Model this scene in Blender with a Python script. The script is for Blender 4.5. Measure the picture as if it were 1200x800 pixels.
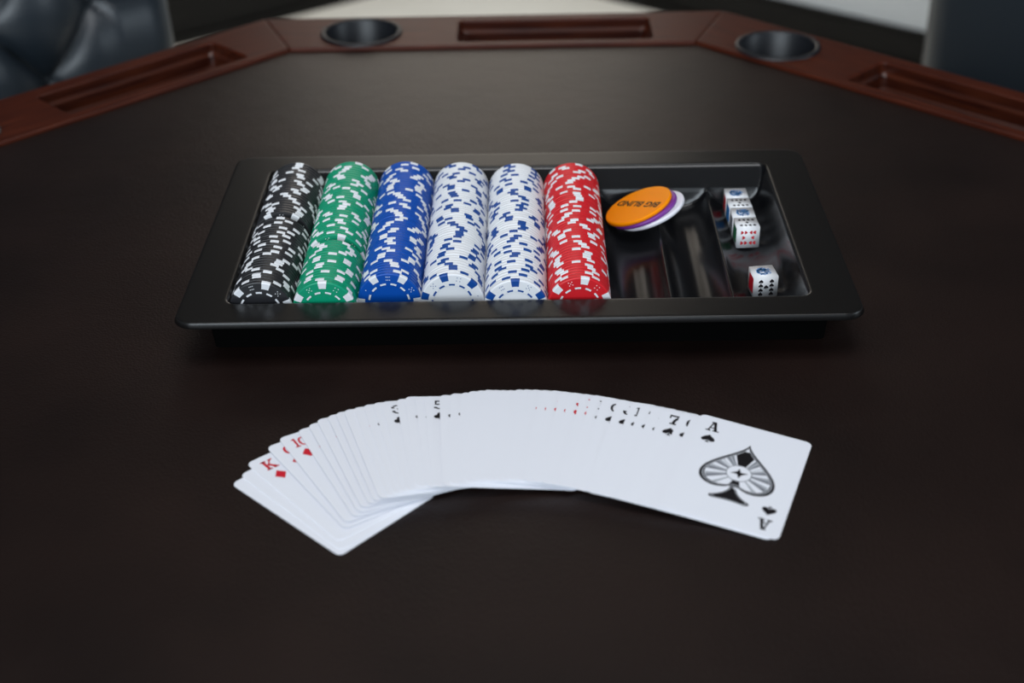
import bpy, bmesh, math, random
import numpy as np
from mathutils import Matrix, Vector

for o in list(bpy.data.objects):
    bpy.data.objects.remove(o)
scene = bpy.context.scene
COL = scene.collection
R_ = random.Random(11)
TOP = 0.76                       # height of the table's leather above the floor (m)

# ------------------------------------------------------------------ camera
cam_d = bpy.data.cameras.new('camera')
cam = bpy.data.objects.new('camera', cam_d)
COL.objects.link(cam)
cam_d.sensor_width = 36.0
cam_d.lens = 1667.63 * 36 / 1200
cam_d.clip_start = 0.01
cam_d.dof.use_dof = True
cam_d.dof.focus_distance = 0.885
cam_d.dof.aperture_fstop = 5.6
PITCH, ROLL = 0.55036, 0.02215
cp, sp, cr, sr = math.cos(PITCH), math.sin(PITCH), math.cos(ROLL), math.sin(ROLL)
right0, up0, fwd = Vector((1, 0, 0)), Vector((0, sp, cp)), Vector((0, cp, -sp))
cx_, cy_, cz_ = right0 * cr - up0 * sr, right0 * sr + up0 * cr, -fwd
M = Matrix((cx_, cy_, cz_)).transposed().to_4x4()
M.translation = Vector((0, 0, TOP + 0.45824))
cam.matrix_world = M
scene.camera = cam

# ------------------------------------------------------------------ light and exposure
world = bpy.data.worlds.new('world')
scene.world = world
world.use_nodes = True
wb = world.node_tree.nodes['Background']
wb.inputs[0].default_value = (0.80, 0.90, 1.0, 1)
wb.inputs[1].default_value = 0.26

def area(name, loc, target, sx, sy, power, col):
    l = bpy.data.lights.new(name, 'AREA')
    l.shape = 'RECTANGLE'; l.size = sx; l.size_y = sy; l.energy = power; l.color = col
    o = bpy.data.objects.new(name, l); COL.objects.link(o)
    o.location = loc
    o.rotation_euler = (Vector(target) - Vector(loc)).to_track_quat('-Z', 'Y').to_euler()
    return o
area('ceiling_light', (0.0, 0.55, 2.62), (0.0, 0.75, 0.76), 1.3, 1.0, 19, (0.95, 0.97, 1.0))
area('window_light', (-0.9, -2.2, 2.0), (0.0, 0.8, 0.8), 2.4, 1.6, 80, (0.82, 0.92, 1.0))
area('side_window_light', (3.2, 0.1, 1.75), (-0.4, 1.0, 0.8), 1.3, 1.5, 22, (0.80, 0.91, 1.0))  # unseen source, added to put highlights on the left chair
def spot_fill(name, loc, power, cone):
    l = bpy.data.lights.new(name, 'SPOT'); l.energy = power; l.spot_size = math.radians(cone); l.spot_blend = 0.6
    l.shadow_soft_size = 0.06; l.color = (1.0, 0.97, 0.92)
    o = bpy.data.objects.new(name, l); COL.objects.link(o); o.location = loc
spot_fill('recessed_downlight', (-0.05, 3.05, 2.66), 128, 84)  # added fill, brightens only the floor and low walls at the corner
scene.view_settings.view_transform = 'Standard'
scene.view_settings.look = 'None'
scene.view_settings.gamma = 1.0
scene.view_settings.exposure = 0.0
scene.view_settings.use_curve_mapping = False

# ------------------------------------------------------------------ materials
def mat(name, col, rough=0.5, spec=0.5, metal=0.0, coat=0.0, coat_rough=0.1):
    m = bpy.data.materials.new(name); m.use_nodes = True
    b = m.node_tree.nodes['Principled BSDF']
    b.inputs['Base Color'].default_value = (*col, 1)
    b.inputs['Roughness'].default_value = rough
    b.inputs['Metallic'].default_value = metal
    b.inputs['Specular IOR Level'].default_value = spec
    b.inputs['Coat Weight'].default_value = coat
    b.inputs['Coat Roughness'].default_value = coat_rough
    return m
def nd(m, t, **kw):
    n = m.node_tree.nodes.new(t)
    for k, v in kw.items(): setattr(n, k, v)
    return n
def lk(m, a, b): m.node_tree.links.new(a, b)
def bsdf(m): return m.node_tree.nodes['Principled BSDF']
def noise_col(m, c1, c2, scale, detail=4, stretch=(1, 1, 1), coord='Object', lo=0.35, hi=0.65):
    tc = nd(m, 'ShaderNodeTexCoord'); mp = nd(m, 'ShaderNodeMapping')
    mp.inputs['Scale'].default_value = stretch
    n = nd(m, 'ShaderNodeTexNoise'); n.inputs['Scale'].default_value = scale; n.inputs['Detail'].default_value = detail
    r = nd(m, 'ShaderNodeValToRGB')
    r.color_ramp.elements[0].position = lo; r.color_ramp.elements[1].position = hi
    r.color_ramp.elements[0].color = (*c1, 1); r.color_ramp.elements[1].color = (*c2, 1)
    lk(m, tc.outputs[coord], mp.inputs['Vector']); lk(m, mp.outputs['Vector'], n.inputs['Vector'])
    lk(m, n.outputs['Fac'], r.inputs['Fac']); lk(m, r.outputs['Color'], bsdf(m).inputs['Base Color'])
    return mp
def bump(m, scale, strength, dist, kind='NOISE', detail=3, prev=None):
    tc = nd(m, 'ShaderNodeTexCoord')
    if kind == 'VORONOI':
        n = nd(m, 'ShaderNodeTexVoronoi'); out = 'Distance'
    else:
        n = nd(m, 'ShaderNodeTexNoise'); n.inputs['Detail'].default_value = detail; out = 'Fac'
    n.inputs['Scale'].default_value = scale
    b = nd(m, 'ShaderNodeBump'); b.inputs['Strength'].default_value = strength; b.inputs['Distance'].default_value = dist
    lk(m, tc.outputs['Object'], n.inputs['Vector']); lk(m, n.outputs[out], b.inputs['Height'])
    if prev: lk(m, prev.outputs['Normal'], b.inputs['Normal'])
    lk(m, b.outputs['Normal'], bsdf(m).inputs['Normal'])
    return b

M_leather = mat('brown_leather', (0.010, 0.0065, 0.0055), 0.38, 0.36)
noise_col(M_leather, (0.0075, 0.0034, 0.0028), (0.0135, 0.0066, 0.0052), 9, 5)
bump(M_leather, 700, 0.22, 0.0006, 'VORONOI', prev=bump(M_leather, 45, 0.12, 0.002))
M_wood = mat('mahogany', (0.05, 0.010, 0.005), 0.42, 0.18)
noise_col(M_wood, (0.030, 0.0055, 0.0030), (0.085, 0.017, 0.0065), 14, 6, (1.2, 16, 16), lo=0.3, hi=0.72)
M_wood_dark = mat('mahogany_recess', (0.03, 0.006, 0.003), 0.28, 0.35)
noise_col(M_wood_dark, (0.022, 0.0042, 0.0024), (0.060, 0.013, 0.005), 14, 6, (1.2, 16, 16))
M_cup = mat('black_cup_plastic', (0.006, 0.007, 0.010), 0.42)
M_tray = mat('tray_plastic_satin', (0.0060, 0.0056, 0.0056), 0.30, 0.45)
bump(M_tray, 1500, 0.10, 0.0002)
M_tray_in = mat('tray_plastic_gloss', (0.0045, 0.0048, 0.0060), 0.21, 0.5)
M_under_shade = mat('tray_plastic_underside', (0.0014, 0.0014, 0.0014), 0.9, 0.03)  # blacker than the tray plastic, shade under the flange put into the colour
M_white = mat('chip_white', (0.82, 0.83, 0.86), 0.38)
M_black = mat('chip_black', (0.018, 0.018, 0.021), 0.36)
M_green = mat('chip_green', (0.001, 0.30, 0.155), 0.38, 0.35)
M_blue = mat('chip_blue', (0.001, 0.074, 0.41), 0.38, 0.35)
M_navy = mat('chip_spot_blue', (0.003, 0.062, 0.30), 0.38, 0.35)
M_red = mat('chip_red', (0.66, 0.014, 0.022), 0.38, 0.35)
M_card = mat('card_face', (0.83, 0.84, 0.90), 0.42, 0.4)
M_ink = mat('ink_black', (0.006, 0.005, 0.007), 0.5, 0.25)
M_inkred = mat('ink_red', (0.62, 0.006, 0.022), 0.45)
M_inkgrey = mat('ink_grey', (0.20, 0.21, 0.24), 0.45)
M_inkgrey2 = mat('ink_light_grey', (0.42, 0.44, 0.48), 0.45)
M_inkblue = mat('ink_blue', (0.015, 0.20, 0.56), 0.4)
M_inkgreen = mat('ink_green', (0.01, 0.16, 0.06), 0.4)
M_inknavy = mat('ink_navy', (0.02, 0.03, 0.09), 0.45)
M_die = mat('die_white', (0.86, 0.87, 0.90), 0.25)
M_orange = mat('puck_orange', (1.0, 0.29, 0.0002), 0.45, 0.12)
M_purple = mat('puck_purple', (0.20, 0.035, 0.30), 0.38)
M_puckw = mat('puck_white', (0.84, 0.83, 0.90), 0.38)
M_chair = mat('chair_black_leather', (0.012, 0.018, 0.025), 0.40, 0.6)
bump(M_chair, 260, 0.10, 0.001, 'VORONOI')
M_piping = mat('chair_piping', (0.10, 0.10, 0.105), 0.4)
M_dark = mat('espresso_wood', (0.012, 0.010, 0.009), 0.5, 0.2)
noise_col(M_dark, (0.0022, 0.0020, 0.0017), (0.0075, 0.0066, 0.0056), 8, 5, (1, 1, 26))
M_floor = mat('pale_floor', (0.70, 0.68, 0.62), 0.55)
noise_col(M_floor, (0.68, 0.66, 0.60), (0.74, 0.72, 0.66), 3, 4)
M_wall = mat('pale_wall', (0.54, 0.57, 0.59), 0.8)
M_wall_up = mat('charcoal_wall', (0.030, 0.026, 0.025), 0.8)  # dark tone made up so the table's side reflections stay dark
M_ceil = mat('ceiling_paint', (0.13, 0.12, 0.11), 0.9)
M_frame = mat('window_frame', (0.5, 0.5, 0.5), 0.5)
M_glow = mat('daylit_glass', (0.8, 0.8, 0.8), 0.5)  # glowing surface, made up to be mirrored in the table
bsdf(M_glow).inputs['Emission Color'].default_value = (1.0, 0.84, 0.67, 1)
bsdf(M_glow).inputs['Emission Strength'].default_value = 0.78
M_steel = mat('dark_metal', (0.05, 0.05, 0.05), 0.3, metal=1.0)

# ------------------------------------------------------------------ helpers
def link(name, me, parent=None, mats=()):
    o = bpy.data.objects.new(name, me)
    COL.objects.link(o)
    if me is not None:
        for m in mats:
            if m.name not in [x.name for x in me.materials if x]: me.materials.append(m)
    if parent is not None: o.parent = parent
    return o
def mesh(name, verts, faces, mats=(), smooth=False, mi=None):
    me = bpy.data.meshes.new(name)
    me.from_pydata([tuple(v) for v in verts], [], [tuple(f) for f in faces])
    for m in mats: me.materials.append(m)
    if smooth: me.polygons.foreach_set('use_smooth', [True] * len(me.polygons))
    if mi is not None: me.polygons.foreach_set('material_index', mi)
    me.update()
    return me
def tag(o, label, cat, group=None):
    o['label'] = label; o['category'] = cat
    if group: o['group'] = group
    return o
def structure(o):
    o['kind'] = 'structure'; return o
def empty(name, loc=(0, 0, 0), rotz=0):
    o = bpy.data.objects.new(name, None); COL.objects.link(o)
    o.location = loc; o.rotation_euler = (0, 0, rotz); o.empty_display_size = 0.02
    return o
def box_bm(bm, x0, x1, y0, y1, z0, z1):
    v = [bm.verts.new((x, y, z)) for z in (z0, z1) for x, y in ((x0, y0), (x1, y0), (x1, y1), (x0, y1))]
    for f in ((3, 2, 1, 0), (4, 5, 6, 7), (0, 1, 5, 4), (1, 2, 6, 5), (2, 3, 7, 6), (3, 0, 4, 7)):
        bm.faces.new([v[i] for i in f])
def bm_mesh(name, bm, mats=(), smooth=False, bevel=0, segs=2, angle=0.5):
    if bevel:
        es = [e for e in bm.edges if len(e.link_faces) == 2 and e.calc_face_angle(0) > angle]
        bmesh.ops.bevel(bm, geom=es, offset=bevel, segments=segs, affect='EDGES', profile=0.5)
    me = bpy.data.meshes.new(name); bm.to_mesh(me); bm.free()
    for m in mats: me.materials.append(m)
    if smooth: me.polygons.foreach_set('use_smooth', [True] * len(me.polygons))
    return me
def box(name, dims, mats, parent=None, bevel=0, loc=None, smooth=False):
    bm = bmesh.new(); box_bm(bm, *dims)
    o = link(name, bm_mesh(name, bm, mats, smooth, bevel), parent)
    if loc: o.location = loc
    return o
def lathe(name, prof, n, mats, smooth=True, mi_fn=None):
    V, F, MI = [], [], []
    rings = []
    for r, z in prof:
        if r < 1e-9:
            V.append((0, 0, z)); rings.append([len(V) - 1])
        else:
            s = len(V)
            V += [(r * math.cos(2 * math.pi * k / n), r * math.sin(2 * math.pi * k / n), z) for k in range(n)]
            rings.append(list(range(s, s + n)))
    for i in range(len(rings) - 1):
        a, b = rings[i], rings[i + 1]
        for k in range(n):
            k2 = (k + 1) % n
            if len(a) == 1: f = (a[0], b[k2], b[k])
            elif len(b) == 1: f = (a[k], a[k2], b[0])
            else: f = (a[k], a[k2], b[k2], b[k])
            F.append(f); MI.append(mi_fn(i, k) if mi_fn else 0)
    return mesh(name, V, F, mats, smooth, MI)
def flat(name, polys, mats, mi=None, zf=None, z=0.0):
    """flat print: each poly a 2-D outline in metres"""
    V, F = [], []
    for p in polys:
        s = len(V)
        V += [(x, y, (zf(x, y) if zf else 0) + z) for x, y in p]
        F.append(tuple(range(s, s + len(p))))
    return mesh(name, V, F, mats, False, mi)

# 2-D shapes, unit size, centred, y up
def bez(pts, n=8):
    out = []
    for a, b, c, d in pts:
        for k in range(n):
            t = k / n; u = 1 - t
            out.append((u**3*a[0] + 3*u*u*t*b[0] + 3*u*t*t*c[0] + t**3*d[0], u**3*a[1] + 3*u*u*t*b[1] + 3*u*t*t*c[1] + t**3*d[1]))
    return out
def heart_shape():
    r = [((0, -.5), (.12, -.28), (.5, -.05), (.5, .22)), ((.5, .22), (.5, .55), (.08, .58), (0, .25))]
    l = [tuple((-x, y) for x, y in reversed(s)) for s in reversed(r)]
    return [bez(r + l, 7)]
def diamond_shape(): return [[(0, -.52), (.42, 0), (0, .52), (-.42, 0)]]
def spade_shape():
    r = [((0, .5), (.1, .3), (.5, .12), (.5, -.14)), ((.5, -.14), (.5, -.42), (.12, -.4), (.04, -.2))]
    l = [tuple((-x, y) for x, y in reversed(s)) for s in reversed(r)]
    body = bez(r, 7) + [(.04, -.2)] + bez(l, 7)
    stem = [(-.03, -.22), (.03, -.22), (.06, -.36), (.17, -.5), (-.17, -.5), (-.06, -.36)]
    return [body, stem]
def club_shape():
    c = lambda x, y, r: [(x + r * math.cos(k * math.pi / 8), y + r * math.sin(k * math.pi / 8)) for k in range(16)]
    return [c(0, .24, .25), c(-.25, -.1, .25), c(.25, -.1, .25), [(-.1, .1), (.1, .1), (.05, -.3), (.17, -.5), (-.17, -.5), (-.05, -.3)]]
SUIT = {'heart': heart_shape, 'diamond': diamond_shape, 'spade': spade_shape, 'club': club_shape}
def xf(polys, sx, sy, dx, dy, rot=0):
    c, s = math.cos(rot), math.sin(rot)
    return [[(dx + sx*x*c - sy*y*s, dy + sx*x*s + sy*y*c) for x, y in p] for p in polys]

# slab-serif index letters from strokes (unit cell: x -0.4..0.4, y 0..1)
def seg(a, b, w):
    d = Vector((b[0]-a[0], b[1]-a[1])); n = Vector((-d.y, d.x)).normalized() * w / 2
    return [(a[0]+n.x, a[1]+n.y), (a[0]-n.x, a[1]-n.y), (b[0]-n.x, b[1]-n.y), (b[0]+n.x, b[1]+n.y)]
def path(pts, w): return [seg(pts[i], pts[i+1], w) for i in range(len(pts) - 1)]
def arc(cx, cy, rx, ry, a0, a1, w, n=12):
    out = []
    for k in range(n):
        t0, t1 = math.radians(a0 + (a1-a0)*k/n), math.radians(a0 + (a1-a0)*(k+1)/n)
        f = lambda t, e: (cx + (rx+e)*math.cos(t), cy + (ry+e*.75)*math.sin(t))
        q = [f(t0, w/2), f(t0, -w/2), f(t1, -w/2), f(t1, w/2)]
        out.append(q)
    return out
def slab(x0, x1, y, h=.12): return [[(x0, y), (x1, y), (x1, y+h), (x0, y+h)]]
def glyph(ch):
    T, t = .2, .1
    if ch == 'A': return path([(-.06, .97), (-.27, .05)], t) + path([(.02, .97), (.24, .05)], T) + slab(-.2, .12, .88) + slab(-.44, -.1, 0) + slab(.04, .46, 0) + slab(-.18, .14, .3, .09)
    if ch == '7': return slab(-.36, .38, .84, .16) + [[(-.36, .62), (-.26, .62), (-.26, 1), (-.36, 1)]] + path([(.3, .88), (.06, .5), (-.02, .05)], T) + slab(-.24, .22, 0)
    if ch == 'K': return path([(-.24, .0), (-.24, 1)], T) + slab(-.44, -.04, 0) + slab(-.44, -.04, .88) + path([(-.14, .42), (.28, .94)], t) + path([(-.04, .52), (.3, .05)], T) + slab(.08, .46, 0) + slab(.1, .44, .88)
    if ch == '1': return path([(0, 0), (0, 1)], T) + slab(-.24, .24, 0) + path([(-.24, .86), (0, .95)], t)
    if ch in '0OQ':
        o = arc(0, .5, .27, .41, 0, 360, .17, 20)
        return o + (path([(.02, .3), (.34, -.06)], .15) if ch == 'Q' else [])
    if ch == '10': return xf(glyph('1'), .72, 1, -.3, 0) + xf(glyph('0'), .85, 1, .2, 0)
    if ch == 'J': return path([(.12, .9), (.12, .25)], T) + slab(-.1, .36, .88) + arc(-.1, .25, .22, .2, 0, -180, .17, 8) + [[(-.42, .2), (-.2, .2), (-.2, .4), (-.42, .4)]]
    if ch == '9': return arc(0, .66, .26, .26, 0, 360, .17, 16) + arc(-.02, .42, .3, .36, 40, -120, .16, 8)
    if ch == '6': return arc(0, .32, .26, .25, 0, 360, .17, 16) + arc(.04, .5, .31, .42, 220, 70, .18, 8)
    if ch == '8': return arc(0, .74, .22, .2, 0, 360, .15, 14) + arc(0, .28, .27, .23, 0, 360, .17, 14)
    if ch == '3': return arc(-.02, .74, .24, .2, 150, -90, .16, 10) + arc(-.02, .28, .27, .23, 90, -150, .17, 10) + [[(-.4, .62), (-.2, .62), (-.2, .8), (-.4, .8)], [(-.4, .16), (-.2, .16), (-.2, .34), (-.4, .34)]]
    if ch == '5': return slab(-.3, .32, .85, .15) + path([(-.24, .95), (-.26, .5)], .12) + arc(-.02, .31, .28, .27, 130, -150, .17, 12) + [[(-.4, .1), (-.2, .1), (-.2, .26), (-.4, .26)]]
    if ch == '4': return path([(.08, 0), (.08, 1)], T) + path([(.05, .95), (-.36, .3)], t) + slab(-.4, .36, .24) + slab(-.12, .3, 0)
    if ch == '2': return arc(0, .7, .26, .25, 170, -40, .17, 10) + path([(.18, .52), (-.28, .1)], .15) + slab(-.36, .36, 0, .15)
    return []

# ------------------------------------------------------------------ the room
CORNER = (-0.061, 4.064)
dR = Vector((0.745, -0.667)); dL = Vector((-0.79, -0.613))
LENW, HW = 5.2, 2.7
nR = Vector((dR.y, -dR.x)); nL = Vector((-dL.y, dL.x))       # into the room
if nR.y > 0: nR = -nR
if nL.y > 0: nL = -nL
def wall_piece(name, d, n, z0, z1, thick, mats, s0=0.0, s1=LENW, off=0.0, parent=None, bevel=0.0):
    c = Vector(CORNER)
    p = [c + d*s0 + n*off, c + d*s1 + n*off, c + d*s1 + n*(off+thick), c + d*s0 + n*(off+thick)]
    V = [(q.x, q.y, z) for z in (z0, z1) for q in p]
    bm = bmesh.new(); v = [bm.verts.new(q) for q in V]
    for f in ((3, 2, 1, 0), (4, 5, 6, 7), (0, 1, 5, 4), (1, 2, 6, 5), (2, 3, 7, 6), (3, 0, 4, 7)): bm.faces.new([v[i] for i in f])
    bmesh.ops.recalc_face_normals(bm, faces=bm.faces)
    return link(name, bm_mesh(name, bm, mats, False, bevel), parent)
fl = mesh('floor', [(-5, -3.4, 0), (5, -3.4, 0), (5, 4.6, 0), (-5, 4.6, 0)], [(0, 1, 2, 3)], [M_floor])
structure(link('floor', fl))
ce = mesh('ceiling', [(-5, -1.2, HW), (-5, 4.6, HW), (5, 4.6, HW), (5, -1.2, HW)], [(0, 1, 2, 3)], [M_ceil])
structure(link('ceiling', ce))
for side, d, n, bh in (('left', dL, nL, 0.112), ('right', dR, nR, 0.084)):
    structure(wall_piece('wall_' + side, d, n, 0, 0.95, -0.12, [M_wall]))
    structure(wall_piece('wall_%s_upper' % side, d, n, 0.95, HW, -0.12, [M_wall_up]))
    b = structure(wall_piece('baseboard_' + side, d, n, 0, bh, 0.018, [M_dark], bevel=0.003))
    wall_piece('cap_moulding', d, n, bh, bh + 0.013, 0.010, [M_dark], parent=b)
    wall_piece('shoe_moulding', d, n, 0.0, 0.020, 0.012, [M_dark], off=0.018, parent=b)
for k, (d, n) in enumerate(((dL, nL), (dR, nR))):  # unseen panels added at the corner for the bright reflection on leather and rail
    w = structure(wall_piece('window_%d' % (k+1), d, n, 1.0, 2.45, 0.006, [M_glow], 0.006, 0.62))
    wall_piece('frame_bar', d, n, 0.96, 1.0, 0.03, [M_frame], 0.01, 0.66, parent=w)
    wall_piece('frame_bar', d, n, 2.45, 2.49, 0.03, [M_frame], 0.01, 0.66, parent=w)
    wall_piece('frame_bar', d, n, 1.0, 2.45, 0.03, [M_frame], 0.62, 0.66, parent=w)

# ------------------------------------------------------------------ the poker table
CT = (-0.0173, 0.8126); YAW = -0.0116
AP, RW = 0.4555, 0.0855               # apothem of the leather, width of the rail
RAIL_Z = 0.003
table = tag(empty('poker_table', (CT[0], CT[1], 0), YAW), 'octagonal mahogany poker table with a dark brown leather playing surface', 'table')
def octa(ap, z): 
    r = ap / math.cos(math.pi/8)
    return [(r*math.sin(math.pi/8 + k*math.pi/4), r*math.cos(math.pi/8 + k*math.pi/4), z) for k in range(8)]
bm = bmesh.new()
a = [bm.verts.new(v) for v in octa(AP - 0.0006, TOP)]; b = [bm.verts.new(v) for v in octa(AP - 0.0006, TOP - 0.03)]
bm.faces.new(a[::-1]); bm.faces.new(b)
for k in range(8): bm.faces.new((a[k], a[(k+1) % 8], b[(k+1) % 8], b[k]))
bmesh.ops.recalc_face_normals(bm, faces=bm.faces)
link('playing_surface', bm_mesh('playing_surface', bm, [M_leather], False, 0.0015), table)

TR = (-0.033, 0.150, 0.011, 0.069)     # trough opening, along the side and out from the leather's edge
CUPC, CUPR = (-0.125, 0.039), 0.0355
def rrect(x0, x1, y0, y1, r, n=5):
    out = []
    for cx, cy, a0 in ((x1-r, y1-r, 0), (x0+r, y1-r, 90), (x0+r, y0+r, 180), (x1-r, y0+r, 270)):
        out += [(cx + r*math.cos(math.radians(a0 + 90*k/n)), cy + r*math.sin(math.radians(a0 + 90*k/n))) for k in range(n+1)]
    return out
def rail_mesh():
    g = 0.0001
    t8 = math.tan(math.pi/8)
    outer = [(-AP*t8+g, AP), (AP*t8-g, AP), ((AP+RW)*t8-g, AP+RW), (-(AP+RW)*t8+g, AP+RW)]
    h1 = [(x, AP+y) for x, y in rrect(*TR, 0.005)]
    h2 = [(CUPC[0] + CUPR*math.cos(k*math.pi/20), AP + CUPC[1] + CUPR*math.sin(k*math.pi/20)) for k in range(40)]
    bm = bmesh.new(); ed = []
    for lp in (outer, h1, h2):
        vs = [bm.verts.new((x, y, TOP + RAIL_Z)) for x, y in lp]
        ed += [bm.edges.new((vs[i], vs[(i+1) % len(vs)])) for i in range(len(vs))]
    bmesh.ops.triangle_fill(bm, edges=ed, use_beauty=True, use_dissolve=False)
    fs = bm.faces[:]
    r = bmesh.ops.extrude_face_region(bm, geom=fs)
    for v in [e for e in r['geom'] if isinstance(e, bmesh.types.BMVert)]: v.co.z -= 0.038
    bmesh.ops.recalc_face_normals(bm, faces=bm.faces)
    return bm_mesh('rail_board', bm, [M_wood], False, 0.0016, 3)
rail_me = rail_mesh()
def trough_mesh():
    V, F = [], []
    loops = [(0.0004, RAIL_Z - 0.0019), (0.0006, -0.006), (0.0025, -0.009), (0.0035, -0.018), (0.010, -0.0235)]
    n = 0
    for ins, z in loops:
        lp = rrect(TR[0]+ins, TR[1]-ins, TR[2]+ins, TR[3]-ins, max(0.0045, 0.0045+ins*.6))
        V += [(x, AP+y, TOP+z) for x, y in lp]; n = len(lp)
    for i in range(len(loops) - 1):
        for k in range(n): F.append((i*n+k, i*n+(k+1) % n, (i+1)*n+(k+1) % n, (i+1)*n+k))
    F.append(tuple((len(loops)-1)*n + k for k in range(n)))
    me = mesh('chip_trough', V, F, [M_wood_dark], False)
    bm = bmesh.new(); bm.from_mesh(me); bmesh.ops.recalc_face_normals(bm, faces=bm.faces)
    for f in bm.faces:
        if f.normal.z < 0 and abs(f.normal.z) > .9: f.normal_flip()
    bm.to_mesh(me); bm.free()
    return me
trough_me = trough_mesh()
cz0 = TOP + RAIL_Z
cup_me = lathe('cup_holder', [(0.0, cz0-0.052), (0.029, cz0-0.052), (0.0315, cz0-0.049), (0.0335, cz0+0.0002), (0.0345, cz0+0.0018), (0.0365, cz0+0.0022), (0.0385, cz0+0.0016), (0.039, cz0+0.0002)], 48, [M_cup])
for k in range(8):
    rz = -k * math.pi / 4
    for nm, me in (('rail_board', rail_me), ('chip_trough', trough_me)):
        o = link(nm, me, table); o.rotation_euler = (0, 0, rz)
    o = link('cup_holder', cup_me, table)
    o.location = Matrix.Rotation(rz, 3, 'Z') @ Vector((CUPC[0], AP + CUPC[1], 0))
V, F = [], []
for ap, z in ((AP-0.004, TOP-0.031), (AP-0.004, TOP-0.13), (AP-0.024, TOP-0.13), (AP-0.024, TOP-0.031)): V += octa(ap, z)
for i in range(4):
    for k in range(8): F.append((i*8+k, i*8+(k+1) % 8, ((i+1) % 4)*8+(k+1) % 8, ((i+1) % 4)*8+k))
link('apron', mesh('apron', V, F, [M_wood]), table)
link('pedestal', lathe('pedestal', [(0, TOP-0.031), (0.16, TOP-0.031), (0.15, TOP-0.09), (0.085, TOP-0.14), (0.075, 0.45), (0.10, 0.30), (0.11, 0.18), (0.0, 0.12)], 32, [M_wood]), table)
for k in range(4):
    o = box('foot', (-0.04, 0.04, 0.05, 0.40, 0.0, 0.14), [M_wood], table, 0.012); o.rotation_euler = (0, 0, k*math.pi/2 + math.pi/4)

# ------------------------------------------------------------------ the chip tray
TC, TYAW = (0.00579196, 0.84460053), -0.01541
RT = Matrix.Translation((TC[0], TC[1], TOP)) @ Matrix.Rotation(TYAW, 4, 'Z')
def mm(x, y, z): return RT @ Vector((x/1000, y/1000, z/1000))
TH = 29.0
OX0, OX1, OY0, OY1 = -177.8, 177.3, -96.5, 95.9
X0, PW = -177.0, 39.0
def tray_mesh():
    m_ = 4.0
    xs = np.linspace(OX0-m_, OX1+m_, 371); ys = np.linspace(OY0-m_-2, OY1+m_, 213)
    X, Y = np.meshgrid(xs, ys, indexing='ij')
    k = np.clip(np.floor((X - X0)/PW), 0, 8)
    dx = np.abs(X - (X0 + PW*k + PW/2))
    Rw = 21.46
    zw = 2.0 + Rw - np.sqrt(np.maximum(Rw*Rw - np.minimum(dx, 21.0)**2, 0))
    inner = (X > X0+PW/2) & (X < X0+PW*8.5)
    capped = -np.log(np.exp(-zw/0.9) + np.exp(-13.6/0.9))*0.9
    zw = np.where(inner, capped, zw)
    r = 7.0
    def rr_d(x0, x1, y0, y1):      # inside distance to a rounded rectangle
        cx, cy = (x0+x1)/2, (y0+y1)/2
        qx, qy = np.abs(X-cx) - ((x1-x0)/2 - r), np.abs(Y-cy) - ((y1-y0)/2 - r)
        return -(np.minimum(np.maximum(qx, qy), 0) + np.hypot(np.maximum(qx, 0), np.maximum(qy, 0)) - r)
    d = rr_d(OX0, OX1, OY0 - 3.2, OY1)
    side = TH - np.maximum(d, 0)*np.where(X > 160, 3.4, 8.0)
    db = np.maximum(OY1 - Y, 0)
    back = TH - np.where(db < 11.5, db*1.28, 11.5*1.28 + (db-11.5)*4.0)
    wall = np.maximum(side, back)
    s = 1.3
    z = np.log(np.exp((zw-20)/s) + np.exp((np.minimum(wall, TH)-20)/s))*s + 20
    # rounded rim
    z = -np.log(np.exp(-(z-TH)/0.5) + np.exp(0*z))*0.5 + TH
    z = np.where(d <= -1.2, TH - 0.7, np.minimum(z, TH - 0.7))
    z[0, :] = z[-1, :] = TH - 0.7; z[:, 0] = z[:, -1] = TH - 0.7
    nx, ny = z.shape
    V = np.stack([X/1000, Y/1000, z/1000], -1).reshape(-1, 3)
    ii, jj = np.meshgrid(np.arange(nx-1), np.arange(ny-1), indexing='ij')
    a = (ii*ny + jj).ravel()
    Fq = np.stack([a, a+ny, a+ny+1, a+1], 1)
    dm = (d[:-1, :-1].ravel() > 0.2).astype(int)
    V, F, MI = V.tolist(), Fq.tolist(), dm.tolist()
    # flange ring with a turned-down lip, plus an added skirt coloured as shade
    base = len(V)
    N = 24
    def rr(x0, x1, y0, y1, r):
        return rrect(x0, x1, y0, y1, r, N)
    W2, D2 = 411.6/2, 239.1/2
    prof = [(-101, TH-0.9), (-102, TH-0.55), (-103, TH-0.12), (-104, TH), (-105, TH), (2.6, TH), (1.1, TH), (0.55, TH-0.1), (0.15, TH-0.42), (0.0, TH-0.9), (-1.2, TH-3.4), (-0.6, TH-3.9), (1.5, TH-3.4), (16.0, TH-2.2), (17.0, TH-4.0), (18.5, 0.6)]
    L = 0
    for q, z_ in prof:
        if q < -100:      # the rounded edge of the opening
            e = {-101: -0.1, -102: 0.12, -103: 0.55, -104: 1.3, -105: 2.6}[q]
            lp = rrect(OX0-e, OX1+e, OY0-e, OY1+e, 7.0+e, N)
        else: lp = rr(-W2+q, W2-q, -D2+q, D2-q, max(12.5-q, 4.0))
        L = len(lp); V += [(x/1000, y/1000, z_/1000) for x, y in lp]
    for i in range(len(prof)-1):
        for k in range(L):
            F.append((base+i*L+k, base+(i+1)*L+k, base+(i+1)*L+(k+1) % L, base+i*L+(k+1) % L)); MI.append(2 if prof[i][0] > 1.4 and prof[i][1] < TH-1 else 0)
    return mesh('chip_tray', V, F, [M_tray, M_tray_in, M_under_shade], True, MI)
tray = tag(link('chip_tray', tray_mesh()), 'black plastic dealer chip tray with nine wells lying on the leather', 'tray')
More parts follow.
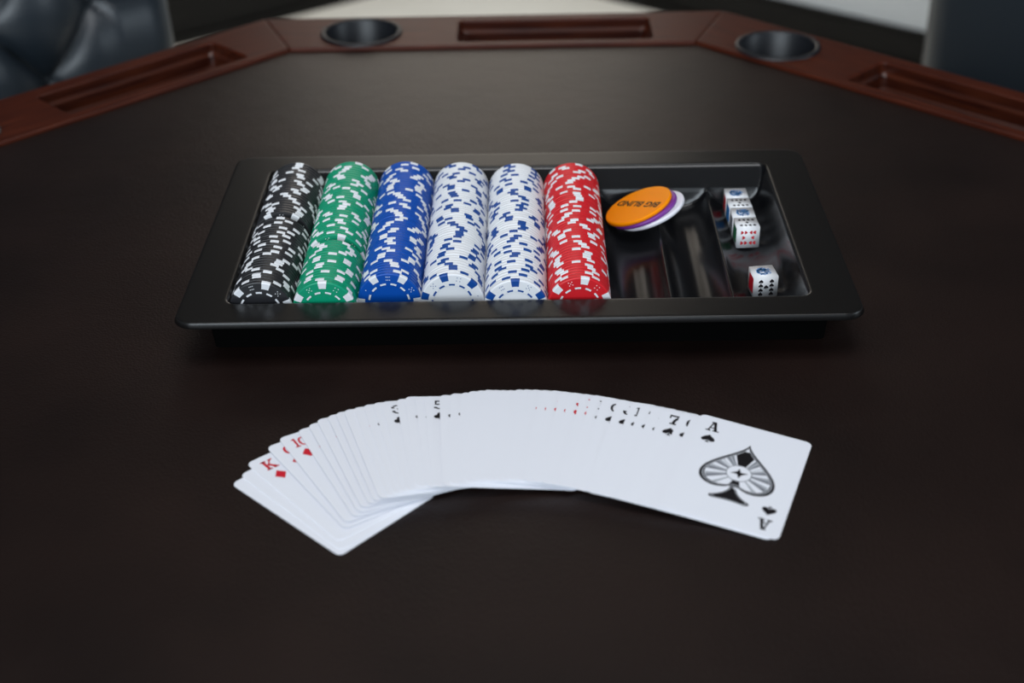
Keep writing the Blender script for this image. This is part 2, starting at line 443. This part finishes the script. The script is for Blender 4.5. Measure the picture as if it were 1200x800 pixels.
tray.matrix_world = RT

# ------------------------------------------------------------------ poker chips
CR, CTK, NS = 0.0195, 0.0033, 90
ORD1 = 'first second third fourth fifth sixth seventh eighth ninth tenth eleventh twelfth thirteenth fourteenth fifteenth sixteenth seventeenth eighteenth nineteenth'.split()
def ordinal(n):
    if n < 20: return ORD1[n-1]
    tens = {20: 'twent', 30: 'thirt', 40: 'fort', 50: 'fift'}[n//10*10]
    return tens + 'ieth' if n % 10 == 0 else tens + 'y-' + ORD1[n % 10 - 1]
h = CTK/2
chip_prof = [(0, h-.0003), (CR*.59, h-.0003), (CR*.602, h), (CR*.77, h), (CR-.0007, h), (CR-.0002, h-.0003), (CR, h-.0008), (CR, -h+.0008), (CR-.0002, -h+.0003), (CR-.0007, -h), (CR*.77, -h), (CR*.602, -h), (CR*.59, -h+.0003), (0, -h+.0003)]
def chip_mesh(body, spot, spots=True):
    def mi(i, k):
        return 1 if spots and 3 <= i <= 9 and (k+2) % 15 < 4 else 0
    me = lathe('poker_chip', chip_prof[::-1], NS, [body, spot], False, (lambda i, k: mi(12-i, k)))
    sm = [abs(p.normal.z) < .95 for p in me.polygons]
    me.polygons.foreach_set('use_smooth', [False]*len(sm))
    return me
def spot_mesh(spot):
    V, F = [], []
    e = 0.00003
    pr = [(CR*.77, h+e), (CR-.0007, h+e), (CR-.0002+e, h-.0003+e), (CR+e, h-.0008), (CR+e, -h+.0008), (CR-.0007+e, -h+.0002)]
    for k in range(5):
        t = math.radians(-8 + 16*k/4)
        V += [(r*math.cos(t), r*math.sin(t), z) for r, z in pr]
    n = len(pr)
    for k in range(4):
        for i in range(n-1): F.append((k*n+i, k*n+i+1, (k+1)*n+i+1, (k+1)*n+i))
    return mesh('edge_spot', V, F, [spot])
PIPS = {1: [(0, 0)], 2: [(-1, -1), (1, 1)], 3: [(-1, -1), (0, 0), (1, 1)], 4: [(-1, -1), (1, -1), (-1, 1), (1, 1)], 5: [(-1, -1), (1, -1), (-1, 1), (1, 1), (0, 0)], 6: [(-1, -1), (-1, 0), (-1, 1), (1, -1), (1, 0), (1, 1)]}
def dash_mesh(spot):
    P = []
    for k in range(12):
        a0 = math.radians(30*k + 6.5); a1 = a0 + math.radians(17)
        P.append([(r*math.cos(t), r*math.sin(t)) for r, t in ((CR*.605, a0), (CR*.665, a0), (CR*.665, (a0+a1)/2), (CR*.665, a1), (CR*.605, a1), (CR*.605, (a0+a1)/2))])
    return flat('dash_ring', P, [spot], z=h+.00003)
def pip_mesh(spot, order):
    P = []
    for k in range(6):
        a = math.radians(60*k + 30); c, s = math.cos(a), math.sin(a)
        for px, py in PIPS[order[k]]:
            x, y = CR*.83 + px*.00105, py*.00105
            P.append([(x*c - y*s + .00033*math.cos(q*math.pi/4), x*s + y*c + .00033*math.sin(q*math.pi/4)) for q in range(8)])
    return flat('dice_pips', P, [spot], z=h+.00003)
inlay_ring = None
STACKS = [  # colour words, body, spot, front y, back y, rotation of the front chip, y of a break, label tail
    ('black', 'white', M_black, M_white, -93.0, 79.5, 15, 27, 'black'),
    ('green', 'white', M_green, M_white, -94.0, 80.0, 30, 17, 'green'),
    ('blue', 'white', M_blue, M_white, -84.5, 81.0, 0, None, 'blue'),
    ('white', 'blue', M_white, M_navy, -86.5, 78.5, 45, None, 'white stack beside the blue'),
    ('white', 'blue', M_white, M_navy, -95.0, 74.8, 30, None, 'white stack beside the red'),
    ('red', 'white', M_red, M_white, -93.0, 74.5, 20, None, 'red')]
NCH = 50
for si, (cn, sn, mb, ms, yf, yb, rot0, brk, tail) in enumerate(STACKS):
    shared = chip_mesh(mb, ms); plain = chip_mesh(mb, ms, False); sp_me = spot_mesh(ms)
    ds, pm = dash_mesh(ms if cn != 'white' else M_navy), pip_mesh(ms if cn != 'white' else M_navy, [4, 5, 2, 6, 3, 1] if si % 2 else [5, 6, 1, 3, 4, 2])
    xc = X0 + PW*si + PW/2
    proto = None
    lean = math.radians(10.0) if brk else 0.0
    used = 0.0
    step = (yb - yf)/NCH if not brk else CTK*1000 + 0.02
    stack_name = tail if 'stack' in tail else tail + ' stack'
    for i in range(NCH):
        back_half = brk is not None and i >= brk
        th = -lean if back_half else 0.0
        if back_half:
            th *= max(0.55, 1 - (i-brk)*0.012)
        zc = 21.7
        if not back_half:
            y = yf + step*(i + .5)
        else:
            y = yf + step*brk + 19.5*math.sin(lean) + (i - brk + .5)*(yb - (yf + step*brk + 2*19.5*math.sin(lean)) + 4.0)/(NCH-brk)
        if th: zc = 2.2 + 19.5*math.cos(th) + 1.65*math.sin(-th)
        special = i == 0 or (brk is not None and i == brk)
        spin = math.radians(rot0) if i == 0 else R_.uniform(0, math.pi/3)
        if special:
            o = link('poker_chip', plain)
        elif proto is None:
            proto = o = link('poker_chip', shared)
        else:
            o = proto.copy(); COL.objects.link(o)
        jx = R_.uniform(-.12, .12); jz = R_.uniform(0, .25)
        Ra = Matrix(((math.cos(spin), -math.sin(spin), 0), (0, 0, -1), (math.sin(spin), math.cos(spin), 0))).to_4x4()
        o.matrix_world = RT @ Matrix.Translation(((xc+jx)/1000, y/1000, (zc+jz)/1000)) @ Matrix.Rotation(th, 4, 'X') @ Ra
        if i == NCH-1: pos = 'rearmost'
        elif i == 0: pos = 'frontmost'
        else: pos = ordinal(i+1) + ' from front'
        tag(o, '%s chip with %s edge spots, %s in the %s' % (cn, sn, pos, stack_name), 'poker chip',
            'poker chips in the %s' % stack_name)
        if special:
            for k in range(6):
                q = link('edge_spot', sp_me, o); q.rotation_euler = (0, 0, k*math.pi/3)
            link('dash_ring', ds, o); link('dice_pips', pm, o)

# ------------------------------------------------------------------ dealer pucks
def puck_mesh(name, m, R=0.0243, t=0.0030):
    return lathe(name, [(0, -t), (R-.0012, -t), (R-.0003, -t+.0003), (R, -t+.0010), (R, -.0010), (R-.0003, -.0003), (R-.0012, 0), (0, 0)], 64, [m], True)
def flat_caps(me):
    sm = [abs(p.normal.z) < .98 for p in me.polygons]; me.polygons.foreach_set('use_smooth', sm); return me
pn = Vector((-0.424, 0.052, 1)).normalized()
pe1 = Vector((0, 1, 0)).cross(pn).normalized(); pe2 = pn.cross(pe1)
PB = Matrix((pe1, pe2, pn)).transposed().to_4x4()
pc = Vector((82.8, 46.0, 21.6))
for nm, m, off, lab in (('orange', M_orange, Vector((0, 0, 0)), 'orange round dealer puck printed big blind, topmost of three'),
                        ('purple', M_purple, pe1*2.6 - pe2*0.6 - pn*3.05, 'purple round dealer puck between the orange and white pucks'),
                        ('white', M_puckw, pe1*7.0 - pe2*1.0 - pn*6.1, 'white round dealer puck underneath the purple and orange pucks')):
    o = link('dealer_puck', flat_caps(puck_mesh('dealer_puck', m)))
    c = pc + off
    o.matrix_world = RT @ Matrix.Translation(c/1000) @ PB
    tag(o, lab, 'puck', 'dealer pucks in the tray')
    if nm == 'orange':
        fc = bpy.data.curves.new('lettering', 'FONT')
        fc.body = 'BIG BLIND'; fc.size = 0.0087; fc.align_x = 'CENTER'; fc.align_y = 'CENTER'; fc.offset = 0.00028; fc.resolution_u = 4
        tmp = bpy.data.objects.new('tmp', fc); COL.objects.link(tmp)
        bpy.context.view_layer.update()
        dg = bpy.context.evaluated_depsgraph_get()
        me = bpy.data.meshes.new_from_object(tmp.evaluated_get(dg)); me.name = 'lettering'
        bpy.data.objects.remove(tmp); bpy.data.curves.remove(fc)
        me.materials.clear(); me.materials.append(M_ink)
        q = link('lettering', me, o); q.location = (0.0006, 0.0008, 0.00005); q.rotation_euler = (0, 0, math.radians(180 - 45))

# ------------------------------------------------------------------ poker dice
DS = 15.25
def die_mesh():
    bm = bmesh.new(); s = DS/2000
    box_bm(bm, -s, s, -s, s, -s, s)
    return bm_mesh('die', bm, [M_die], True, 0.0017, 4, 0.5)
die_me = die_mesh()
FACE = {'top': Matrix.Identity(4), 'front': Matrix.Rotation(math.pi/2, 4, 'X'), 'left': Matrix.Rotation(-math.pi/2, 4, 'Z') @ Matrix.Rotation(math.pi/2, 4, 'X')}
def on_face(face, me, name, parent):
    q = link(name, me, parent)
    q.matrix_local = FACE[face] @ Matrix.Translation((0, 0, DS/2000 + 0.00004))
    return q
def figure_mesh(m, seed, w=8.6, hgt=9.6):
    r = random.Random(seed); P = []
    for k in range(130):
        x = r.uniform(-w/2, w/2)/1000; y = r.uniform(-hgt/2, hgt/2)/1000
        if (abs(x)*1000/(w/2))**3 + (abs(y)*1000/(hgt/2))**3 > 1: continue
        a = r.uniform(0, math.pi); l = r.uniform(.5, 1.3)/1000; t = r.uniform(.2, .42)/1000
        ring = [(l*math.cos(q)*(1 if q < 3 else .8), t*math.sin(q)) for q in (0, .8, 1.57, 2.4, 3.14, 3.9, 4.7, 5.5)]
        P += xf([ring], 1, 1, x, y, a)
    P += xf(arc(0, .5, .27, .3, 0, 300, .14, 10), .009, .009, 0, -.0045, .4)
    P += xf(arc(0, .5, .14, .16, 40, 330, .1, 8), .009, .009, 0, -.0045, -.4)
    return flat('figure_print', P, [m])
def pips_on(die, face, kind, layout, m, rot=0, size=2.6):
    me = flat('pip', xf(SUIT[kind](), size/1000, size/1000, 0, 0), [m])
    for x, y, r in layout:
        q = on_face(face, me, 'pip', die)
        q.matrix_local = FACE[face] @ Matrix.Translation((x/1000, y/1000, DS/2000 + 0.00004)) @ Matrix.Rotation(rot + r, 4, 'Z')
NINE_ROWS = [(x, y, 0) for y in (4.0, -4.0) for x in (-4.5, -1.5, 1.5, 4.5)] + [(0, 0, 0)]
NINE_COLS = [(x, y, 0) for x in (-3.5, 3.5) for y in (-4.6, -1.7, 1.5, 4.5)] + [(0, 0.4, 0)]
TEN_ROWS = [(x, y, (math.pi/2 if x < 0 else -math.pi/2)) for y in (3.9, -3.9) for x in (-4.1, -1.6, 1.6, 4.1)] + [(-3.0, 0, math.pi/2), (3.0, 0, -math.pi/2)]
DICE = [(155.1, 21.7, 3, 'nine', 'ten', M_inkgreen, 'white poker die with a red ten facing out, at the near end of the row'),
        (154.6, 37.0, 1, 'fig', None, M_inkgrey, 'white poker die with blue figure on top, second from the near end of the row'),
        (154.2, 52.3, 3, 'nine', None, M_inkblue, 'white poker die with black nine on top, third from the near end of the row'),
        (153.9, 67.6, 0, 'fig', None, M_inkred, 'white poker die at the far end of the row against the tray wall'),
        (156.4, -47.2, 7, 'fig', 'nine', M_inkred, 'lone white poker die with black nine of spades facing out')]
for k, (x, y, rz, tp, fr, lm, lab) in enumerate(DICE):
    o = link('die', die_me)
    o.matrix_world = RT @ Matrix.Translation((x/1000, y/1000, (3.45 + DS/2)/1000)) @ Matrix.Rotation(math.radians(rz), 4, 'Z')
    tag(o, lab, 'die', 'poker dice in the tray')
    if tp == 'fig': on_face('top', figure_mesh(M_inkblue, 40+k), 'figure_print', o)
    else: pips_on(o, 'top', 'spade', NINE_ROWS, M_ink, math.pi/2)
    if fr == 'ten': pips_on(o, 'front', 'heart', TEN_ROWS, M_inkred, 0, 2.5)
    if fr == 'nine': pips_on(o, 'front', 'spade', NINE_COLS, M_ink, 0, 3.0)
    on_face('left', flat('panel_print', [rrect(-.0048, .0048, -.0055, .0055, .001, 3)], [lm]), 'panel_print', o)

# ------------------------------------------------------------------ the fanned cards
CARDS = [  # centre x, y (mm), angle, height of the centre (mm), slope across, slope along
    (-97.54, 599.756, 0.803, 0.03, 0, 0), (-94.576, 604.329, 0.75, 0.32, 0, 0), (-93.267, 611.23, 0.693, 0.61, 0, 0),
    (-85.582, 619.711, 0.6, 1.204, -0.0125, 0), (-81.313, 623.106, 0.527, 1.781, -0.025, -0.0025), (-73.452, 625.818, 0.45, 2.186, -0.0375, -0.005),
    (-69.062, 627.894, 0.4065, 2.648, -0.05, -0.0075), (-65.62, 630.102, 0.3717, 3.096, -0.0625, -0.01), (-60.686, 631.532, 0.3438, 3.425, -0.075, -0.0125),
    (-56.886, 632.441, 0.323, 3.809, -0.0875, -0.015), (-53.064, 633.01, 0.3022, 4.149, -0.1, -0.0175), (-48.538, 634.744, 0.279, 4.032, -0.0991, -0.02),
    (-43.962, 636.26, 0.256, 3.995, -0.09792, -0.02), (-39.295, 637.434, 0.2345, 3.957, -0.09674, -0.02), (-35.387, 637.787, 0.2167, 3.967, -0.09674, -0.02),
    (-29.11, 637.637, 0.1541, 3.983, -0.09674, -0.02), (-25.653, 638.775, 0.1155, 4.03, -0.09556, -0.0225), (-20.023, 638.067, 0.1145, 3.996, -0.09792, -0.02),
    (-15.598, 637.69, 0.0918, 3.995, -0.09792, -0.02), (-8.727, 636.584, 0.0512, 4.136, -0.105, -0.0175), (-3.664, 637.271, 0.0221, 4.07, -0.10382, -0.0175),
    (1.46, 637.17, 0.005, 4.058, -0.105, -0.015), (5.291, 638.284, -0.0076, 3.997, -0.105, -0.015), (9.159, 638.531, -0.0197, 3.997, -0.105, -0.015),
    (12.89, 638.778, -0.0295, 3.997, -0.105, -0.015), (16.841, 638.224, -0.0399, 3.96, -0.10382, -0.015), (20.569, 637.679, -0.0497, 3.96, -0.10382, -0.015),
    (24.156, 637.141, -0.0624, 3.96, -0.10382, -0.015), (28.273, 637.01, -0.085, 3.96, -0.10382, -0.015), (31.883, 636.449, -0.1023, 3.961, -0.10382, -0.015),
    (36.164, 635.926, -0.1155, 3.923, -0.10264, -0.015), (40.847, 634.534, -0.1301, 3.973, -0.105, -0.0125), (45.721, 633.713, -0.1457, 3.85, -0.10382, -0.0125),
    (50.711, 631.714, -0.1629, 3.832, -0.105, -0.01), (55.488, 630.237, -0.1793, 3.74, -0.10382, -0.01), (60.998, 628.076, -0.1996, 3.671, -0.105, -0.0075),
    (65.813, 626.178, -0.2188, 3.63, -0.105, -0.005), (71.142, 623.528, -0.2408, 3.526, -0.105, -0.0025), (77.963, 620.139, -0.27, 3.337, -0.105, 0),
    (84.595, 617.425, -0.2931, 3.189, -0.10028, 0), (89.252, 615.287, -0.3075, 3.115, -0.09792, 0), (94.443, 612.424, -0.3238, 3.04, -0.09556, 0),
    (99.326, 610.082, -0.3369, 2.966, -0.0932, 0), (108.398, 606.302, -0.3584, 2.706, -0.08494, 0), (113.646, 603.52, -0.3712, 2.651, -0.08321, 0),
    (117.7, 603.6, -0.38, 2.71, -0.08496, 0)]
FACES = {2: ('K', 'diamond'), 3: ('Q', 'diamond'), 4: ('10', 'diamond'), 5: ('9', 'diamond'), 6: ('8', 'diamond'), 7: ('7', 'diamond'), 8: ('6', 'diamond'), 9: ('K', 'club'), 10: ('5', 'diamond'),
         11: ('4', 'diamond'), 12: ('10', 'club'), 13: ('J', 'club'), 14: ('3', 'club'), 15: ('9', 'club'), 16: ('8', 'club'), 17: ('4', 'club'), 18: ('5', 'club'), 19: ('6', 'club'),
         20: ('7', 'club'), 21: ('2', 'club'), 22: ('A', 'club'), 23: ('Q', 'club'), 24: ('3', 'diamond'), 25: ('2', 'diamond'), 26: ('2', 'heart'), 27: ('5', 'heart'), 28: ('A', 'heart'), 29: ('3', 'heart'), 30: ('4', 'heart'), 31: ('6', 'heart'),
         32: ('8', 'heart'), 33: ('Q', 'heart'), 34: ('J', 'heart'), 35: ('K', 'heart'), 36: ('K', 'spade'), 37: ('Q', 'spade'), 38: ('J', 'spade'),
         39: ('10', 'spade'), 40: ('9', 'spade'), 41: ('8', 'spade'), 42: ('7', 'spade'), 43: ('6', 'spade'), 44: ('5', 'spade'), 45: ('A', 'spade')}
HIDDEN = (5, 6, 7, 8, 9, 10, 11, 12, 13, 15, 16, 17, 19, 20, 21, 22, 23, 24, 25, 26, 27, 28)   # letters wholly covered by the next card
NAMES = {2: 'king of diamonds', 4: 'ten of diamonds', 42: 'seven of spades', 45: 'ace of spades'}
TK = 0.26
def card_mesh():
    lp = rrect(-.0315, .0315, -.044, .044, .0035, 6)
    n = len(lp); e = .00004
    V = [(x, y, TK/1000) for x, y in lp] + [(x, y, 0) for x, y in lp]
    F = [tuple(range(n)), tuple(range(2*n-1, n-1, -1))] + [(k, n+k, n+(k+1) % n, (k+1) % n) for k in range(n)]
    return mesh('playing_card', V, F, [M_card])
card_me = card_mesh()
zf = lambda x, y: (TK + 0.05)/1000
for ci, (cx, cy, t, za, zb, zc_) in enumerate(CARDS):
    eu = Vector((math.cos(t), math.sin(t), zb)).normalized()
    ev = Vector((-math.sin(t), math.cos(t), zc_)); ev = (ev - eu*ev.dot(eu)).normalized()
    o = link('playing_card', card_me)
    Mx = Matrix((eu, ev, eu.cross(ev))).transposed().to_4x4(); Mx.translation = Vector((cx/1000, cy/1000, TOP + za/1000))
    o.matrix_world = Mx
    if ci in NAMES and ci != 45: lab = 'white %s playing card in the fanned deck, its corner index showing' % NAMES[ci]
    elif ci == 45: lab = 'ace of spades playing card lying on top of the fanned deck'
    elif ci == 0: lab = 'bottom card of the fanned deck, a blank white strip showing'
    else: lab = 'white playing card, %s counting up from the bottom of the fanned deck' % ordinal(ci+1)
    tag(o, lab, 'playing card', 'playing cards in the fan')
    if ci in FACES:
        rk, su = FACES[ci]
        m = M_ink if su in ('club', 'spade') else M_inkred
        ox = -.0221 if ci == 45 else {36: -.0224, 37: -.0228, 39: -.0238, 43: -.0238, 14: -.0234, 18: -.0234}.get(ci, -.0225 if ci < 11 else -.0231)
        gl = xf(glyph(rk), .0082, .0088, ox + .0001, .0305)
        pp = xf(SUIT[su](), .0076 if su != 'diamond' else .0082, .0074 if su != 'diamond' else .0084, ox, .0234)
        if ci not in HIDDEN: link('index_letter', flat('index_letter', gl, [m], zf=zf), o)
        link('suit_pip', flat('suit_pip', pp, [m], zf=zf), o)
        if ci >= 42:
            link('index_letter', flat('index_letter', xf(gl, 1, 1, 0, 0, math.pi), [m], zf=zf), o)
            link('suit_pip', flat('suit_pip', xf(pp, 1, 1, 0, 0, math.pi), [m], zf=zf), o)
        if ci == 2:      # the frame of the court picture
            x0, x1, y0 = -.0150, .0150, .0365
            fr = [[(x0, -y0), (x0+.0005, -y0), (x0+.0005, y0), (x0, y0)], [(x0, y0-.0005), (x1, y0-.0005), (x1, y0), (x0, y0)], [(x1-.0005, -y0), (x1, -y0), (x1, y0), (x1-.0005, y0)]]
            link('picture_frame', flat('picture_frame', fr, [M_inknavy], zf=zf), o)
        if ci == 45:
            K = .001
            def big(sx, sy, dy, stem=True):
                r = [((0, 27), (2.2, 17.5), (20.2, 6.5), (20.2, -5)), ((20.2, -5), (20.2, -15), (8.5, -17.5), (2.6, -12.2))]
                l = [tuple((-x, y) for x, y in reversed(q)) for q in reversed(r)]
                b_ = bez(r, 12) + [(2.6, -12.2)] + bez(l, 12)
                return [[((x*sx + .7)*K, ((y-2)*sy + 2 + dy)*K) for x, y in b_]]
            stem = lambda e: [[((x + .7)*K, y*K) for x, y in bez([((-1.6+e, -12), (-2+e, -17), (-5+e, -20), (-10.4+2.2*e, -22.6+e*.4)), ((-10.4+2.2*e, -22.6+e*.4), (-11.5+2.2*e, -24.6+e), (-9+2.2*e, -25.2+e), (-7+e, -24.8+e)), ((-7+e, -24.8+e), (-3, -24+e), (3, -24+e), (7-e, -24.8+e)), ((7-e, -24.8+e), (9-2.2*e, -25.2+e), (11.5-2.2*e, -24.6+e), (10.4-2.2*e, -22.6+e*.4)), ((10.4-2.2*e, -22.6+e*.4), (5-e, -20), (2-e, -17), (1.6-e, -12))], 6)]]
            def lay(k): return lambda x, y: (TK + 0.05 + k*0.02)/1000
            emb = link('spade_emblem', flat('spade_emblem', big(1, 1, 0) + stem(0), [M_ink], zf=lay(0)), o)
            link('grey_line', flat('grey_line', big(.925, .925, 0) + stem(.6), [M_inkgrey2], zf=lay(1)), emb)
            link('inner_line', flat('inner_line', big(.898, .898, 0) + stem(.9), [M_ink], zf=lay(2)), emb)
            link('white_field', flat('white_field', big(.865, .865, 0), [M_card], zf=lay(3)), emb)
            # rays fanning out from the centre, clipped to the spade outline
            outline = big(.865, .865, 0)[0]
            def radius(a):
                best = .030
                for i in range(len(outline)):
                    x1_, y1_ = outline[i][0]-.0007, outline[i][1]; x2_, y2_ = outline[(i+1) % len(outline)][0]-.0007, outline[(i+1) % len(outline)][1]
                    ca, sa = math.cos(a), math.sin(a)
                    den = (x2_-x1_)*sa - (y2_-y1_)*ca
                    if abs(den) < 1e-12: continue
                    q = (y1_*ca - x1_*sa)/den
                    if 0 <= q <= 1:
                        rr_ = (x1_ + q*(x2_-x1_))*ca + (y1_ + q*(y2_-y1_))*sa
                        if 1e-5 < rr_ < best: best = rr_
                return best
            dark, mid, lite = [], [], []
            def ray(a0, a1, bend=0.0):
                n_ = 5; P_ = []
                aa = [math.radians(a0 + (a1-a0)*k/n_) for k in range(n_+1)]
                for a in aa: r_ = radius(a)*.985; P_.append((.0007 + r_*math.cos(a), r_*math.sin(a)))
                for a in aa[::-1]: P_.append((.0007 + .006*math.cos(a+bend), .006*math.sin(a+bend)))
                return P_
            for a0, a1 in ((72, 108), (255, 285)): dark.append(ray(a0, a1))
            for a0, a1 in ((50, 57), (18, 27), (-8, 1), (-32, -24), (123, 130), (153, 162), (179, 188), (204, 212), (62, 67), (113, 118)): mid.append(ray(a0, a1))
            for a0, a1 in ((57, 62), (27, 34), (1, 8), (-24, -18), (118, 123), (146, 153), (172, 179), (198, 204), (38, 41), (139, 142), (225, 232), (-52, -45)): lite.append(ray(a0, a1))
            link('black_rays', flat('black_rays', dark, [M_ink], zf=lay(4)), emb)
            link('grey_rays', flat('grey_rays', mid, [M_inkgrey], zf=lay(4)), emb)
            link('pale_rays', flat('pale_rays', lite, [M_inkgrey2], zf=lay(4)), emb)
            circ = lambda r_: [[(.0007 + r_*math.cos(k*math.pi/20), r_*math.sin(k*math.pi/20)) for k in range(40)]]
            link('medallion_ring', flat('medallion_ring', circ(.0070), [M_inkgrey], zf=lay(5)), emb)
            link('medallion', flat('medallion', circ(.0065), [M_card], zf=lay(6)), emb)
            bolt = [[(-4.6, -1.2), (-1.2, 1.6), (-.6, 4.2), (.9, .9), (4.6, 1.4), (1.4, -1.4), (.6, -4.2), (-.9, -.7)]]
            bolt = [[(.0007 + x*K, y*K) for x, y in bolt[0]]]
            link('bolt_mark', flat('bolt_mark', bolt, [M_ink], zf=lay(7)), emb)

# ------------------------------------------------------------------ chairs
def backrest_mesh(W, z0, z1, thick, ux, uz, ax, az, zsmooth):
    """tufted front (towards -y) with buttons on a diamond lattice; returns mesh and button places"""
    nx, nz = 150, 150
    xs = np.linspace(-W, W, nx); zs = np.linspace(z0, z1, nz)
    X, Z = np.meshgrid(xs, zs, indexing='ij')
    a, b = (X-ax)/ux + (Z-az)/uz, (X-ax)/ux - (Z-az)/uz
    sa, sb = np.abs(np.sin(np.pi*a/1.0*.5*1)), np.abs(np.sin(np.pi*b*.5))
    tuft = np.power(sa*sb + 1e-6, .27)
    hz = np.abs(np.sin(np.pi*(Z-az)/uz/2))
    edge = np.power(hz + 1e-6, .27)
    k = np.clip((np.abs(X) - abs(ax))/0.02, 0, 1)
    tuft = tuft*(1-k) + edge*k
    sm = np.clip((Z - zsmooth)/0.03, 0, 1)
    tuft = tuft*sm + 0.8*(1-sm)
    ex = np.clip((W - np.abs(X))/0.045, 0, 1); ez = np.clip(np.minimum(Z-z0, z1-Z)/0.05, 0, 1)
    rnd = np.sqrt(np.maximum(1-(1-ex)**2, 0))*np.sqrt(np.maximum(1-(1-ez)**2, 0))
    Y = -rnd*(0.014 + 0.042*tuft)
    V = np.stack([X, Y, Z], -1).reshape(-1, 3).tolist()
    F = [(i*nz+j, (i+1)*nz+j, (i+1)*nz+j+1, i*nz+j+1) for i in range(nx-1) for j in range(nz-1)]
    return mesh('backrest', V, F, [M_chair], True)
def make_chair(label, loc, rz, smooth_to):
    ch = tag(empty('club_chair', (loc[0], loc[1], 0), rz), label, 'chair', 'black leather chairs around the table')
    W = 0.280
    UX, UZ, AX, AZ = 0.063, 0.072, 0.174, 0.7455
    link('backrest', backrest_mesh(W-.006, 0.47, 1.12, 0.1, UX, UZ, AX, AZ, smooth_to), ch)
    bm = bmesh.new(); box_bm(bm, -W, W, 0.0, 0.09, 0.42, 1.13)
    link('back_shell', bm_mesh('back_shell', bm, [M_chair], True, 0.02, 4), ch)
    for sx in (-1, 1):
        bm = bmesh.new(); bmesh.ops.create_cone(bm, cap_ends=True, segments=12, radius1=.004, radius2=.004, depth=0.62, matrix=Matrix.Translation((sx*(W-.003), -0.004, 0.79)))
        link('piping', bm_mesh('piping', bm, [M_piping], True), ch)
    bt = lathe('button', [(0, .006), (.006, .005), (.010, .001), (.0105, -.004), (0, -.006)], 20, [M_chair])
    for r in range(8):
        z = AZ + (r-3)*UZ
        for k in range(-6, 1):
            x = AX + k*UX
            if (k + r - 3) % 2: continue
            if abs(x) > AX + .001 or z > 1.06 or z < smooth_to + .005: continue
            q = link('button', bt, ch); q.location = (x, -0.020, z); q.rotation_euler = (math.pi/2, 0, 0)
    bm = bmesh.new(); box_bm(bm, -0.235, 0.235, -0.47, 0.0, 0.34, 0.47)
    link('seat', bm_mesh('seat', bm, [M_chair], True, 0.03, 4), ch)
    for sx in (-1, 1):
        bm = bmesh.new(); box_bm(bm, sx*0.262-.026, sx*0.262+.026, -0.20, 0.0, 0.34, 0.505)
        link('armrest', bm_mesh('armrest', bm, [M_chair], True, 0.02, 4), ch)
    bm = bmesh.new(); box_bm(bm, -0.27, 0.27, -0.44, 0.07, 0.28, 0.345)
    link('seat_frame', bm_mesh('seat_frame', bm, [M_dark], False, 0.006), ch)
    for sx in (-1, 1):
        for yy in (-0.40, 0.04):
            bm = bmesh.new(); bmesh.ops.create_cone(bm, cap_ends=True, segments=16, radius1=.014, radius2=.024, depth=0.285, matrix=Matrix.Translation((sx*.24, yy, .1425)))
            link('leg', bm_mesh('leg', bm, [M_dark], True), ch)
    return ch
def side_pt(ang, D, t):   # beside the table, D out from its centre, t along the side
    n = Vector((math.sin(ang), math.cos(ang))); e = Vector((n.y, -n.x))
    return Vector(CT) + n*D + e*t
p1 = side_pt(-math.pi/4, 0.80, 0.0)
make_chair('black tufted leather chair drawn close to the table rail', p1, math.pi/4, 0.575)
p2 = side_pt(math.pi/4, 1.08, 0.0)
make_chair('black leather chair pulled farther out from the table, its lower back showing', p2, -math.pi/4, 0.70)
